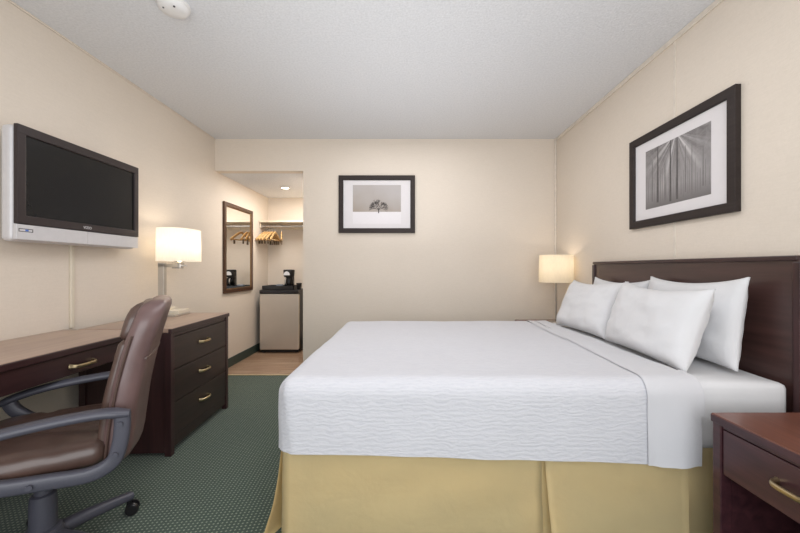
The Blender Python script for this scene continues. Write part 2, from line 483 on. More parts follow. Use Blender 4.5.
# pillows
def pillow_bm(a, b, th, seed, ear=0.035):
    bm = bmesh.new(); N, Mv = 36, 26
    def P(i, j, s):
        u = -1+2*i/N; v = -1+2*j/Mv
        uu, vv = abs(u), abs(v)
        x = a*u*(1-0.045*(1-vv**2)*uu**3) ; z = b*v*(1-0.05*(1-uu**2)*vv**3)
        # corners drawn out into ears
        e = (uu*vv)**6
        x += math.copysign(ear*e, u); z += math.copysign(ear*0.9*e, v)
        t = th*((1-uu**3.2)**0.5)*((1-vv**3.2)**0.5)
        w = 1-max(uu, vv)**8
        t += w*(0.012*noise.noise(Vector((u*2.2+seed, v*2.0, s*3)))+0.006*noise.noise(Vector((u*5+v*4, v*3-u*2+seed, s*2)))+0.003*noise.noise(Vector((u*14, v*9+seed, s*2))))*(1 if t > 0.005 else 0)
        sag = -0.022*(1-uu**2)*(v+1)*0.5
        q = 1-0.035*(uu*vv)**4
        return Vector((s*(max(t, 0.0)+0.005), x*q, z*q+sag))
    g = {}
    for s in (-1, 1):
        for i in range(N+1):
            for j in range(Mv+1): g[(s, i, j)] = bm.verts.new(P(i, j, s))
    for s in (-1, 1):
        for i in range(N):
            for j in range(Mv):
                bm.faces.new([g[(s, i, j)], g[(s, i+1, j)], g[(s, i+1, j+1)], g[(s, i, j+1)]])
    loop = [(i, 0) for i in range(N)]+[(N, j) for j in range(Mv)]+[(i, Mv) for i in range(N, 0, -1)]+[(0, j) for j in range(Mv, 0, -1)]
    for a_, b_ in zip(loop, loop[1:]+loop[:1]):
        bm.faces.new([g[(-1,)+a_], g[(-1,)+b_], g[(1,)+b_], g[(1,)+a_]])
    return bm
def pillow(label, cx, cy, lean, a, b, th, seed, yaw=0.0, roll=0.0, z0=BZ+0.005, ear=0.010):
    bm = pillow_bm(a, b, th, seed, ear)
    R = Matrix.Rotation(yaw, 4, 'Z') @ Matrix.Rotation(lean, 4, 'Y') @ Matrix.Rotation(roll, 4, 'X')
    for v in bm.verts: v.co = R @ v.co
    mz = min(v.co.z for v in bm.verts)
    for v in bm.verts:
        v.co.z -= mz
        if v.co.z < 0.05: v.co.z = v.co.z*0.6+0.02*(v.co.z/0.05)
    o = obj('pillow', bm, M['white'], None, 'all'); o.location = (cx, cy, z0)
    return tag(o, label, 'pillow', 'white pillows at the head of the bed')
R_ = math.radians
pillow('white pillow leaning on headboard behind, at the bed side nearest the front nightstand', 1.412, 1.790, R_(8), 0.312, 0.196, 0.056, 1.0, R_(-2), R_(-1.0))
pillow('white pillow leaning on headboard, behind, on the lamp side of the bed', 1.426, 2.410, R_(8), 0.300, 0.186, 0.048, 2.5, R_(2))
pillow('plump white pillow in front row, nearer the viewer, over the folded sheet', 1.240, 1.805, R_(18), 0.328, 0.184, 0.079, 4.0, R_(-3), R_(0.5), BZ+0.004)
pillow('plump white pillow in front row, closest to the small bedside lamp', 1.258, 2.460, R_(23), 0.318, 0.186, 0.074, 6.0, R_(2), R_(-1), BZ+0.004)

# ------------------------------------------------------------------ nightstands
def make_nightstand(label):
    # local: front faces -x, base centre origin
    W, D, Hh = 0.475, 0.475, 0.60
    t = thing('nightstand', label, 'nightstand', (0, 0, 0), 0, 'matching nightstands beside the bed')
    x0, x1, y0, y1 = -D/2, D/2, -W/2, W/2
    obj('top', boxy(x0-0.002, x1, y0-0.003, y1+0.003, Hh-0.020, Hh, 0.002), M['nstop'], t)
    obj('edge_band', boxy(x0-0.004, x1-0.002, y0-0.005, y1+0.005, Hh-0.030, Hh-0.003, 0.003), M['ns'], t)
    obj('side_panel', boxy(x0+0.03, x1-0.01, y1-0.028, y1-0.008, 0.07, Hh-0.028, 0.002), M['ns'], t)
    obj('side_panel', boxy(x0+0.03, x1-0.01, y0+0.008, y0+0.028, 0.07, Hh-0.028, 0.002), M['ns'], t)
    obj('back_panel', boxy(x1-0.02, x1-0.008, y0+0.028, y1-0.028, 0.07, Hh-0.03, 0.001), M['ns'], t)
    obj('shelf', boxy(x0+0.03, x1-0.02, y0+0.028, y1-0.028, 0.10, 0.12, 0.002), M['ns'], t)
    for xx, yy in ((x0, y0), (x0, y1-0.032), (x1-0.04, y0), (x1-0.04, y1-0.032)):
        obj('leg', boxy(xx, xx+0.04, yy, yy+0.032, 0, Hh-0.028, 0.003), M['ns'], t)
    obj('rail', boxy(x0+0.006, x0+0.03, y0+0.032, y1-0.032, Hh-0.040, Hh-0.028, 0.001), M['ns'], t)
    d = B(); box(d, x0+0.004, x0+0.024, y0+0.036, y1-0.036, 0.405, Hh-0.043, 0.003)
    box(d, x0+0.024, x1-0.06, y0+0.045, y1-0.045, 0.412, 0.51, 0.001)
    dr = obj('drawer', d, M['ns'], t)
    h = obj('handle', bow_handle(0.11, 0.03, 0.007, sgn=-1), M['brass'], dr); h.location = (x0+0.004, -0.03, 0.488)
    return t
NSX = 1.0700+0.2375
ns = make_nightstand('dark wood nightstand with one brass handled drawer, in front of the bed')
ns.location = (NSX+0.002, 1.245-0.2375, 0)
ns2 = dup(ns, (NSX+0.002, 3.02+0.2375, 0), 0, 'dark nightstand in the far corner behind the bed under the small lamp')

# bedside lamp
bl = thing('table_lamp', 'slim bedside lamp with cream drum shade standing on the far corner nightstand', 'lamp', (1.392, 3.30, 0.60))
bm = B(); lathe(bm, [(0.070, 0.0), (0.072, 0.004), (0.068, 0.012), (0.012, 0.018)], 32); obj('base', bm, M['nickel'], bl, True)
bm = B(); lathe(bm, [(0.008, 0.016), (0.008, 0.40), (0.014, 0.402), (0.014, 0.425), (0.007, 0.43), (0.007, 0.46)], 16); obj('pole', bm, M['nickel'], bl, True)
def drum(rx, ry, z0, z1, seg=48, tap=0.97, sq=2.0):
    bm = B(); rings = []
    for z, k in ((z0, 1.0), (z0+0.006, 1.0), ((z0+z1)/2, (1+tap)/2), (z1-0.006, tap), (z1, tap)):
        ring = []
        for i in range(seg):
            a = 2*PI*i/seg; c, s = math.cos(a), math.sin(a)
            ring.append(bm.verts.new((math.copysign(abs(c)**(2/sq), c)*rx*k, math.copysign(abs(s)**(2/sq), s)*ry*k, z)))
        rings.append(ring)
    for a, b in zip(rings, rings[1:]):
        for i in range(seg): bm.faces.new((a[i], a[(i+1) % seg], b[(i+1) % seg], b[i]))
    return bm
sh = obj('lamp_shade', drum(0.152, 0.152, 0.374, 0.625), M['shade2'], bl, 'all')
bm = B()
for k in range(3):
    a = 2*PI*k/3; tube(bm, [(0.008*math.cos(a), 0.008*math.sin(a), 0.455), (0.149*math.cos(a), 0.149*math.sin(a), 0.61)], 0.0015, 6)
obj('shade_fitter', bm, M['nickel'], sh)
bm = B(); lathe(bm, [(0.012, 0.44), (0.016, 0.46), (0.03, 0.50), (0.026, 0.525), (0.008, 0.54)], 20); obj('bulb', bm, M['bulb'], bl, True)
bm = B(); tube(bm, catmull([(-0.01, 0.0, 0.025), (0.02, -0.03, 0.02), (0.06, -0.06, 0.006), (0.10, -0.03, 0.005), (0.13, 0.06, 0.005)], 6), 0.003, 8)
obj('power_cord', bm, M['black'], bl, True)

# ------------------------------------------------------------------ desk
dk = thing('desk', 'long dark wood writing desk with brown laminate top along the television wall', 'desk', (-1.73, 1.45, 0))
def Ld(bm): bmesh.ops.translate(bm, verts=bm.verts[:], vec=(1.73, -1.45, 0)); return bm
DX, DY0, DY1 = -1.49, 0.78, 2.052
bm = B(); box(bm, XL+0.003, DX, DY0, DY1, 0.726, 0.752, 0.005); obj('desktop', Ld(bm), M['top'], dk)
obj('edge_band', Ld(boxy(DX-0.012, DX+0.006, DY0, DY1, 0.722, 0.750, 0.004)), M['dark'], dk)
dr = obj('drawer', Ld(boxy(DX-0.030, DX-0.010, DY0+0.05, DY1-0.17, 0.626, 0.719, 0.004)), M['dark'], dk)
h = obj('handle', bow_handle(0.115, 0.030, 0.007), M['brass'], dr); h.location = (DX-0.010+1.73, 1.645-1.45, 0.665)
obj('apron', Ld(boxy(DX-0.034, DX-0.014, DY1-0.165, DY1-0.005, 0.618, 0.726, 0.003)), M['dark'], dk)
obj('back_rail', Ld(boxy(XL+0.02, XL+0.04, DY0+0.05, DY1-0.005, 0.62, 0.726, 0.002)), M['dark'], dk)
obj('leg_panel', Ld(boxy(XL+0.02, DX-0.03, DY0+0.02, DY0+0.05, 0.0, 0.726, 0.003)), M['darkz'], dk)
obj('end_cleat', Ld(boxy(XL+0.04, DX-0.034, DY1-0.027, DY1-0.004, 0.60, 0.726, 0.002)), M['darkz'], dk)

# dresser (slightly turned off the wall)
th_ = math.radians(2.6)
dz = thing('dresser', 'dark wood three drawer chest with brass handles at the end of the desk', 'dresser', (-1.378, 2.085, 0), th_)
# local: origin at near front foot corner, +y towards far end, -x towards wall
DL, DD, DH = 0.738, 0.520, 0.752
obj('top', boxy(-DD-0.0, 0.006, -0.004, DL+0.006, DH-0.026, DH, 0.004), M['top'], dz)
obj('top_band', boxy(-0.012, 0.009, -0.006, DL+0.008, DH-0.030, DH-0.003, 0.003), M['dark'], dz)
obj('side_panel', boxy(-DD+0.035, -0.030, 0.008, 0.030, 0.018, DH-0.028, 0.002), M['darkz'], dz)
obj('side_panel', boxy(-DD+0.035, -0.030, DL-0.030, DL-0.008, 0.018, DH-0.028, 0.002), M['darkz'], dz)
obj('back_panel', boxy(-DD+0.01, -DD+0.022, 0.03, DL-0.03, 0.05, DH-0.03, 0.001), M['dark'], dz)
for xx, yy in ((-0.036, 0.0), (-0.036, DL-0.032), (-DD, 0.0), (-DD, DL-0.032)):
    obj('leg', boxy(xx, xx+0.038, yy, yy+0.034, 0, DH-0.03, 0.003), M['darkz'], dz)
obj('kick_rail', boxy(-0.028, -0.006, 0.034, DL-0.032, 0.040, 0.105, 0.002), M['front'], dz)
obj('rail', boxy(-0.026, -0.006, 0.034, DL-0.032, DH-0.055, DH-0.030, 0.001), M['dark'], dz)
zs = [(0.108, 0.300), (0.304, 0.496), (0.500, 0.694)]
for z0, z1 in zs:
    d = B(); box(d, -0.022, -0.002, 0.037, DL-0.035, z0, z1, 0.003); box(d, -DD+0.06, -0.022, 0.05, DL-0.05, z0+0.01, z1-0.03, 0.001)
    d = obj('drawer', d, M['front'], dz)
    h = obj('handle', bow_handle(0.105, 0.03, 0.007), M['brass'], d); h.location = (-0.002, DL/2, (z0+z1)/2+0.012)

# desk lamp
lp = thing('desk_lamp', 'square arm desk lamp with white oval shade standing on the dresser', 'lamp', (-1.778, 2.66, 0.752), th_)
obj('base', boxy(-0.085, 0.105, -0.09, 0.105, 0, 0.016, 0.003), M['pale'], lp)
bm = B(); box(bm, -0.02, 0.10, -0.045, 0.100, 0.014, 0.040, 0.003); box(bm, -0.085, 0.0, -0.045, 0.1, 0.014, 0.058, 0.003)
obj('outlet_block', bm, M['cream'], lp)
bm = B(); box(bm, -0.020, 0.020, -0.085, -0.049, 0.012, 0.392, 0.002); obj('post', bm, M['pale'], lp)
bm = B(); box(bm, -0.020, 0.020, -0.085, 0.13, 0.360, 0.386, 0.002); obj('arm', bm, M['pale'], lp)
bm = B(); box(bm, -0.024, 0.040, 0.085, 0.135, 0.350, 0.400, 0.003); box(bm, 0.03, 0.075, 0.103, 0.117, 0.366, 0.380, 0.002); obj('socket_switch', bm, M['chrome'], lp)
bm = B(); lathe(bm, [(0.012, 0.398), (0.016, 0.43), (0.032, 0.48), (0.026, 0.52), (0.006, 0.535)], 20, 0.02, 0.11); obj('bulb', bm, M['bulb'], lp, True)
bm = drum(0.125, 0.172, 0.405, 0.652, 56, 0.985, 2.7); bmesh.ops.translate(bm, verts=bm.verts[:], vec=(0.02, 0.11, 0))
sh = obj('lamp_shade', bm, M['shade'], lp, 'all')
bm = B()
for k in range(4):
    a = PI/2*k; tube(bm, [(0.02+0.014*math.cos(a), 0.11+0.014*math.sin(a), 0.402), (0.02+0.122*math.cos(a), 0.11+0.169*math.sin(a), 0.420)], 0.0015, 6)
obj('shade_fitter', bm, M['nickel'], sh)

# ------------------------------------------------------------------ office chair (local +x is forward)
ch = thing('office_chair', 'brown leather swivel office chair with grey plastic arms drawn up to the desk', 'chair', (-1.355, 1.33, 0), math.radians(210))
def seat_disp(p, n):
    d = n*(nz(p, 9, 0.006, 1.0))
    if n.z > 0.4:
        u, v = p.x/0.24, p.y/0.25
        d.z += 0.012*(1-u*u)*(1-v*v) - 0.004*math.exp(-((p.x+0.02+0.3*p.y)/0.02)**2) - 0.006*math.exp(-((p.x-0.09-0.25*p.y)/0.018)**2) - 0.007*math.exp(-((p.y+0.10-0.45*p.x-0.02*math.sin(p.x*14))/0.014)**2) - 0.006*math.exp(-((p.y-0.06+0.3*p.x)/0.014)**2)
        d.z -= 0.03*max(0, (p.x-0.12)/0.14)**2
    return d
obj('seat', softbox(-0.225, 0.265, -0.248, 0.248, 0.415, 0.505, 0.042, 0.018, (), seat_disp), M['leather'], ch, 'all')
bm = softbox(-0.20, 0.22, -0.22, 0.22, 0.385, 0.42, 0.015, 0.06); obj('seat_pan', bm, M['black'], ch, 'all')

def lean(x0=-0.20, k=0.19):
    # bends a vertical slab into the chair-back curve
    def f(p):
        h = max(0.0, p.z-0.40)
        p.x += -k*h - 0.02*math.sin(PI*min(1, h/0.58))*-1.0
        return p
    return f
bend = lean()
def back_bm(x0, x1, hw, z0, z1, r, step, taper=0.06, bulge=0.0, seed=0.0, cor=0.10):
    def dsp(p, n):
        d = n*nz(p, 8, 0.004, seed)
        if n.x > 0.3: d.x += bulge*(1-(p.y/hw)**2)*math.sin(PI*(p.z-z0)/(z1-z0))
        return d
    bm = softbox(x0, x1, -hw, hw, z0, z1, r, step, (), dsp)
    for v in bm.verts:
        h = (v.co.z-0.40)/0.60
        k = 1.0-taper*max(0, h)
        # rounded top corners in outline
        zt = v.co.z-(z1-cor)
        if zt > 0 and cor > 0:
            lim = hw-cor+math.sqrt(max(0.0, cor*cor-min(zt, cor)**2))
            k *= max(0.25, lim/hw)
        v.co.y *= k
        # wings come forward a little
        v.co.x += 0.030*(v.co.y/hw)**2*0.6
        bend(v.co)
    return bm
bk = obj('backrest', back_bm(-0.300, -0.212, 0.232, 0.405, 0.985, 0.040, 0.018, 0.05, 0.0, 2.0), M['leather2'], ch, 'all')
obj('back_cushion', back_bm(-0.240, -0.198, 0.215, 0.455, 0.845, 0.020, 0.018, 0.05, 0.012, 5.0, 0.02), M['leather'], bk, 'all')
obj('head_cushion', back_bm(-0.245, -0.190, 0.205, 0.838, 0.972, 0.026, 0.018, 0.05, 0.012, 7.0, 0.07), M['leather'], bk, 'all')
# piping round the shell and a horizontal seam on the rear
bm = B()
def outl(z, y, x): return bend(Vector((x+0.018*(y/0.23)**2, y, z)))
for s in (1, -1):
    tube(bm, [outl(0.44+0.42*i/16, s*0.234*(1-0.05*(0.04+0.42*i/16)/0.6), -0.236) for i in range(17)], 0.0042, 8)
tube(bm, [outl(0.775, -0.222+0.444*i/14, -0.299+0.001) for i in range(15)], 0.0042, 8)
obj('piping', bm, M['leather'], bk, True)

for s in (1, -1):
    y = s*0.275
    bm = B()
    top = catmull([(-0.305, y, 0.602), (-0.22, y, 0.614), (-0.08, y, 0.608), (0.06, y, 0.590), (0.16, y, 0.562), (0.215, y, 0.535)], 6)
    n = len(top); sc = [min(1.0, 0.72+i*0.09, 0.7+(n-1-i)*0.06) for i in range(n)]
    sweep(bm, top, 0.058, 0.030, Vector((0, 1, 0)), 16, 2.8, sc)
    low = catmull([(0.175, y, 0.560), (0.150, y, 0.510), (0.095, y, 0.462), (0.02, y, 0.436), (-0.10, y, 0.424), (-0.20, y, 0.418), (-0.258, y, 0.445), (-0.278, y, 0.50), (-0.285, y, 0.56), (-0.285, y, 0.602)], 6)
    sweep(bm, low, 0.036, 0.047, Vector((0, 1, 0)), 16, 3.4)
    bmesh.ops.translate(bm, verts=bm.verts[:], vec=(0.010, 0, 0))
    ar = obj('armrest', bm, M['plastic'], ch, True)
    for bx, bz in ((-0.281, 0.575), (-0.268, 0.475), (-0.06, 0.427), (0.07, 0.452)):
        bb = B(); tube(bb, [(bx+0.010, y+s*0.014, bz), (bx+0.010, y+s*0.0255, bz)], 0.0085, 12); obj('bolt', bb, M['plastic'], ar, True)
    br = B(); box(br, -0.15, 0.08, min(y, s*0.14), max(y, s*0.14), 0.408, 0.426, 0.003)
    obj('arm_bracket', br, M['black'], ar)
bm = B(); box(bm, -0.11, 0.13, -0.085, 0.085, 0.335, 0.388, 0.012); obj('tilt_mechanism', bm, M['black'], ch)
bm = B(); lathe(bm, [(0.03, 0.255), (0.034, 0.262), (0.034, 0.315), (0.015, 0.32), (0.012, 0.345)], 20, 0.15, 0.03)
obj('tension_knob', bm, M['black'], ch, True)
bm = B(); lathe(bm, [(0.026, 0.20), (0.026, 0.345)], 24); obj('gas_cylinder', bm, M['plastic'], ch, True)
bm = B(); lathe(bm, [(0.038, 0.085), (0.040, 0.10), (0.040, 0.225), (0.037, 0.262), (0.030, 0.266)], 28); obj('column_cover', bm, M['plastic'], ch, True)
bm = B(); lathe(bm, [(0.045, 0.062), (0.062, 0.07), (0.064, 0.105), (0.052, 0.135), (0.04, 0.14)], 28); obj('hub', bm, M['plastic'], ch, True)
for k in range(5):
    a = math.radians(-142+72*k); ca, sa = math.cos(a), math.sin(a)
    bm = B()
    pts = catmull([(0.045*ca, 0.045*sa, 0.100), (0.13*ca, 0.13*sa, 0.098), (0.22*ca, 0.22*sa, 0.088), (0.302*ca, 0.302*sa, 0.078)], 5)
    n = len(pts); sweep(bm, pts, 0.056, 0.046, Vector((-sa, ca, 0)), 14, 3.0, [1.05-0.35*i/(n-1) for i in range(n)])
    lg = obj('leg', bm, M['plastic'], ch, True)
    bm = B()
    cx, cy = 0.292*ca, 0.292*sa; sw = a+0.9
    dx, dy = math.cos(sw), math.sin(sw)
    for s in (-1, 1):
        c0 = Vector((cx+dx*0.012*s+dy*0.012, cy+dy*0.012*s-dx*0.012, 0.026)); c1 = c0+Vector((dx*0.016*s, dy*0.016*s, 0))
        pts = [c0, c0+(c1-c0)*0.5, c1]
        sweep(bm, pts, 0.052, 0.052, Vector((0, 0, 1)), 20, 2.0, [1.0, 1.0, 0.82])
    tube(bm, [(cx+dy*0.0, cy, 0.026), (cx, cy, 0.074)], 0.009, 10)
    tube(bm, [(cx+dy*0.012-dx*0.02, cy-dx*0.012-dy*0.02, 0.03), (cx+dy*0.012+dx*0.02, cy-dx*0.012+dy*0.02, 0.03)], 0.012, 10)
    obj('caster', bm, M['black'], lg, True)

# ------------------------------------------------------------------ television on the wall
tv = thing('television', 'flat screen television with black bezel and silver lower strip mounted on wall', 'television', (XL, 1.675+0.39, 1.235))
TX = 0.128   # front plane from the wall ; local y -0.39..0.39 ; z 0..0.56
y0, y1 = -0.378, 0.396
obj('casing', boxy(0.045, TX-0.020, y0, y1, 0.0, 0.560, 0.022, 0, 4), M['silver'], tv)
bm = B()
box(bm, TX-0.022, TX, y0+0.006, y1, 0.084, 0.126, 0.004); box(bm, TX-0.022, TX, y0+0.006, y1, 0.516, 0.562, 0.004)
box(bm, TX-0.022, TX, y0+0.006, y0+0.046, 0.12, 0.52, 0.004); box(bm, TX-0.022, TX, y1-0.036, y1, 0.12, 0.52, 0.004)
bz = obj('bezel', bm, M['bezel'], tv)
obj('screen', boxy(TX-0.021, TX-0.010, y0+0.04, y1-0.03, 0.116, 0.522), M['screen'], tv)
bm = B(); box(bm, TX-0.022, TX-0.004, y0+0.004, 0.005, 0.008, 0.082, 0.003); box(bm, TX-0.022, TX-0.005, 0.006, y1, 0.008, 0.082, 0.003)
sp = obj('speaker_strip', bm, M['silver'], tv)
bm = B()
a0, a1, b0, b1 = y0+0.014, y0+0.080, 0.046, 0.062
for q in ((a0, a1, b1-0.003, b1), (a0, a1, b0, b0+0.003), (a0, a0+0.003, b0, b1), (a1-0.003, a1, b0, b1)):
    box(bm, TX-0.005, TX-0.0035, *q, 0, 0)
box(bm, TX-0.005, TX-0.0034, a0+0.03, a0+0.045, b0+0.004, b1-0.004, 0, 1)
obj('sticker', bm, [M['black'], M['blue']], sp)
cu = bpy.data.curves.new('logo_text', 'FONT'); cu.body = 'VIZIO'; cu.size = 0.021; cu.extrude = 0.0006; cu.align_x = 'CENTER'
tmp = bpy.data.objects.new('logo_tmp', cu); C.objects.link(tmp)
bpy.context.view_layer.update()
me = bpy.data.meshes.new_from_object(tmp.evaluated_get(bpy.context.evaluated_depsgraph_get()))
bpy.data.objects.remove(tmp)
bm = B(); bm.from_mesh(me)
lo = obj('logo', bm, M['silver'], bz); lo.matrix_local = Matrix.Translation((TX+0.0008, 0.0, 0.097)) @ Matrix(((0, 0, 1, 0), (1, 0, 0, 0), (0, 1, 0, 0), (0, 0, 0, 1)))
bm = B(); box(bm, 0.0, 0.012, -0.12, 0.12, 0.18, 0.42, 0.002); box(bm, 0.012, 0.05, -0.10, -0.06, 0.20, 0.40, 0.002); box(bm, 0.012, 0.05, 0.06, 0.10, 0.20, 0.40, 0.002)
obj('wall_bracket', bm, M['black'], tv)
cc = obj('cord_cover', boxy(XL, XL+0.014, 2.085, 2.110, 0.752, 1.245, 0.004), M['cream'])
tag(cc, 'narrow white cord cover running down the wall below the television', 'cord cover')

# ------------------------------------------------------------------ pictures
def frame_bm(w, h, fw, d):
    """frame in local yz-plane facing +x, back at x=0"""
    bm = B()
    prof = [(0, 0.0), (d*0.92, 0.0), (d, 0.004), (d, fw-0.004), (d*0.7, fw), (0, fw)]
    cor = [(-1, -1), (1, -1), (1, 1), (-1, 1)]
    rings = []
    for sx_, sz_ in cor:
        rings.append([bm.verts.new((x, sx_*(w/2-f), sz_*(h/2-f))) for x, f in prof])
    for i in range(4):
        a, b = rings[i], rings[(i+1) % 4]
        for j in range(len(prof)):
            k = (j+1) % len(prof)
            bm.faces.new((a[j], a[k], b[k], b[j]))
    return bm

def forest_mat():
    t = NT('forest_print')
    sp = t.n('ShaderNodeSeparateXYZ'); t.l(t.co.outputs['Object'], sp.inputs[0])
    u, v = sp.outputs[1], sp.outputs[2]
    du = t.math('SUBTRACT', u, 0.01); dv = t.math('SUBTRACT', v, 0.215)
    ang = t.math('ARCTAN2', du, dv)
    cb = t.n('ShaderNodeCombineXYZ'); t.l(ang, cb.inputs[0])
    rays = t.noise(3.4, 2.0, cb.outputs[0])
    rays = t.math('MULTIPLY', t.math('SUBTRACT', rays, 0.47), 4.5, clamp=True)
    dist = t.math('SQRT', t.math('ADD', t.math('MULTIPLY', du, du), t.math('MULTIPLY', dv, dv)))
    glow = t.math('SUBTRACT', 1.0, t.math('MULTIPLY', dist, 2.9), clamp=True)
    leaf = t.noise(34.0, 6.0, None, 0.6, 0.7)
    top = t.math('MULTIPLY', t.math('ADD', v, 0.08), 3.4, clamp=True)
    fol = t.math('MULTIPLY', top, t.math('MULTIPLY', t.math('SUBTRACT', leaf, 0.38), 2.4, clamp=True))
    base = t.ramp(t.math('ADD', v, 0.5), [(0.32, lin((112, 108, 108))), (0.42, lin((150, 146, 146))), (0.7, lin((128, 124, 124)))])
    c = t.mix(t.math('MULTIPLY', fol, 1.0), base, lin((74, 70, 70)))
    c = t.mix(t.math('MULTIPLY', rays, t.math('MULTIPLY', glow, 1.1), clamp=True), c, lin((226, 222, 222)))
    t.set(Base_Color=c, Roughness=0.5); return t.m
M['forest'] = forest_mat()
M['trunk'] = plain('print_trunk', (88, 84, 84), 0.5, 0.0, 0.15, 60.0)
M['trunk2'] = plain('print_trunk_faint', (116, 112, 112), 0.5, 0.0, 0.12, 60.0)
def sky_mat():
    t = NT('winter_sky_print')
    sp = t.n('ShaderNodeSeparateXYZ'); t.l(t.co.outputs['Object'], sp.inputs[0])
    f = t.noise(5.0, 2.0)
    k = t.math('ADD', t.math('ADD', t.math('MULTIPLY', sp.outputs[2], 1.1), t.math('MULTIPLY', sp.outputs[1], 0.25)), t.math('MULTIPLY', f, 0.35))
    c = t.ramp(k, [(0.0, lin((158, 146, 134))), (0.4, lin((176, 170, 168)))])
    t.set(Base_Color=c, Roughness=0.5); return t.m
M['wsky'] = sky_mat()
M['snow'] = plain('snow_print', (226, 222, 224), 0.6, 0.0, 0.01)
M['twig'] = plain('tree_ink', (66, 58, 58), 0.6, 0.0, 0.1)

def quad(bm, pts, mi=0):
    f = bm.faces.new([bm.verts.new(p) for p in pts]); f.material_index = mi

PW, PH = 0.785, 0.590
def picture(label, loc, rotz):
    t = thing('framed_picture', label, 'picture', loc, rotz)
    obj('frame', frame_bm(PW, PH, 0.048, 0.028), M['pframe'], t)
    obj('picture_mat', boxy(0.002, 0.012, -PW/2+0.04, PW/2-0.04, -PH/2+0.04, PH/2-0.04), M['mat'], t)
    return t
# tree in snow, on the back wall (local +x must face world -y)
pt = picture('black framed picture of a lone bare tree in snow on the far wall', ((377-406)/96.7, YB, 1.106+(268-204.5)/96.7), -PI/2)
bm = B()
x = 0.0125
W2 = 0.248; zt, zb = 0.198, -0.078
# local y points to the viewer's right when facing the picture from the room
quad(bm, [(x, -W2, zb), (x, W2, zb), (x, W2, zt), (x, -W2, zt)], 0)
quad(bm, [(x, -W2, -0.20), (x, W2, -0.20), (x, W2, zb), (x, -W2, zb)], 1)
rt = random.Random(5)
def twig(p, a, L, w, dep):
    q = (p[0]+math.sin(a)*L, p[1]+math.cos(a)*L)
    nx, ny = math.cos(a), -math.sin(a)
    w2 = w*0.66
    quad(bm, [(x+0.0006, p[0]-nx*w/2, p[1]-ny*w/2), (x+0.0006, p[0]+nx*w/2, p[1]+ny*w/2), (x+0.0006, q[0]+nx*w2/2, q[1]+ny*w2/2), (x+0.0006, q[0]-nx*w2/2, q[1]-ny*w2/2)], 2)
    if dep == 0: return
    for k in range(3 if dep > 2 else 2):
        twig(q, a*0.9+rt.uniform(-0.85, 0.85), L*rt.uniform(0.62, 0.86), w2, dep-1)
twig((0.018, -0.092), 0.0, 0.045, 0.011, 0)
for a in (-1.25, -0.8, -0.3, 0.25, 0.75, 1.2):
    twig((0.018, -0.055), a, 0.030, 0.0055, 5)
for v in bm.verts:
    if v.co.x > x+0.0003:
        v.co.z = min(v.co.z, 0.062)
obj('print', bm, [M['wsky'], M['snow'], M['twig']], pt)
# sunlit forest on the headboard wall (local +x faces world -x)
pf = picture('black framed picture of sun rays through a forest on headboard wall', (XR, 2.04, 1.664), PI)
bm = B()
W2, Z2 = 0.245, 0.185
quad(bm, [(x, -W2, -Z2), (x, W2, -Z2), (x, W2, Z2), (x, -W2, Z2)], 0)
rf = random.Random(11)
ys = [-0.235+0.47*i/27+rf.uniform(-0.006, 0.006) for i in range(28)]
for i, yy in enumerate(ys):
    big = i in (6, 12, 15); mid = i in (3, 9, 18, 21, 25)
    w = rf.uniform(0.010, 0.014) if big else (rf.uniform(0.006, 0.009) if mid else rf.uniform(0.002, 0.005))
    zt = Z2 if big else (rf.uniform(0.04, 0.12) if mid else rf.uniform(-0.06, 0.05)); zb = -Z2+rf.uniform(0.010, 0.055)
    o2 = 0.0004 if not big else 0.0008
    quad(bm, [(x+o2, yy-w/2*1.2, zb), (x+o2, yy+w/2*1.2, zb), (x+o2, yy+w/2*0.6, zt), (x+o2, yy-w/2*0.6, zt)], 1 if big else 2)
obj('print', bm, [M['forest'], M['trunk'], M['trunk2']], pf)

# ------------------------------------------------------------------ alcove
mr = thing('wall_mirror', 'tall rectangular wall mirror with dark brown frame beside the closet nook', 'mirror', (XL, 4.190, 1.328))
obj('frame', frame_bm(0.710, 1.000, 0.042, 0.024), M['mframe'], mr)
obj('frame_lip', frame_bm(0.630, 0.920, 0.010, 0.020), M['gilt'], mr)
obj('mirror_glass', boxy(0.004, 0.012, -0.31, 0.31, -0.458, 0.458), M['mirror'], mr)

fr = thing('mini_fridge', 'small stainless steel refrigerator with black top standing in the closet nook', 'refrigerator', (-1.648, 4.62, 0))
obj('body', boxy(-0.252, 0.252, 0.055, 0.445, 0.022, 0.812, 0.006), M['black'], fr)
d = obj('door', boxy(-0.252, 0.252, 0.0, 0.05, 0.045, 0.768, 0.008, 0, 3), M['steel'], fr)
bm = B(); box(bm, 0.2505, 0.2545, 0.002, 0.045, 0.06, 0.755, 0.001); obj('door_edge', bm, M['cream'], d)
bm = B(); box(bm, -0.254, 0.254, -0.004, 0.45, 0.770, 0.822, 0.008, 0, 3); obj('top_panel', bm, M['black'], fr)
bm = B()
box(bm, -0.22, 0.16, -0.0055, -0.003, 0.792, 0.797, 0)
obj('control_strip', bm, M['plastic'], fr)
for xx in (-0.21, 0.21):
    for yy in (0.06, 0.40):
        bm = B(); lathe(bm, [(0.018, 0), (0.02, 0.012), (0.014, 0.026)], 14, xx, yy); obj('foot', bm, M['black'], fr, True)
obj('kick_plate', boxy(-0.24, 0.24, 0.02, 0.04, 0.012, 0.042, 0.002), M['black'], fr)

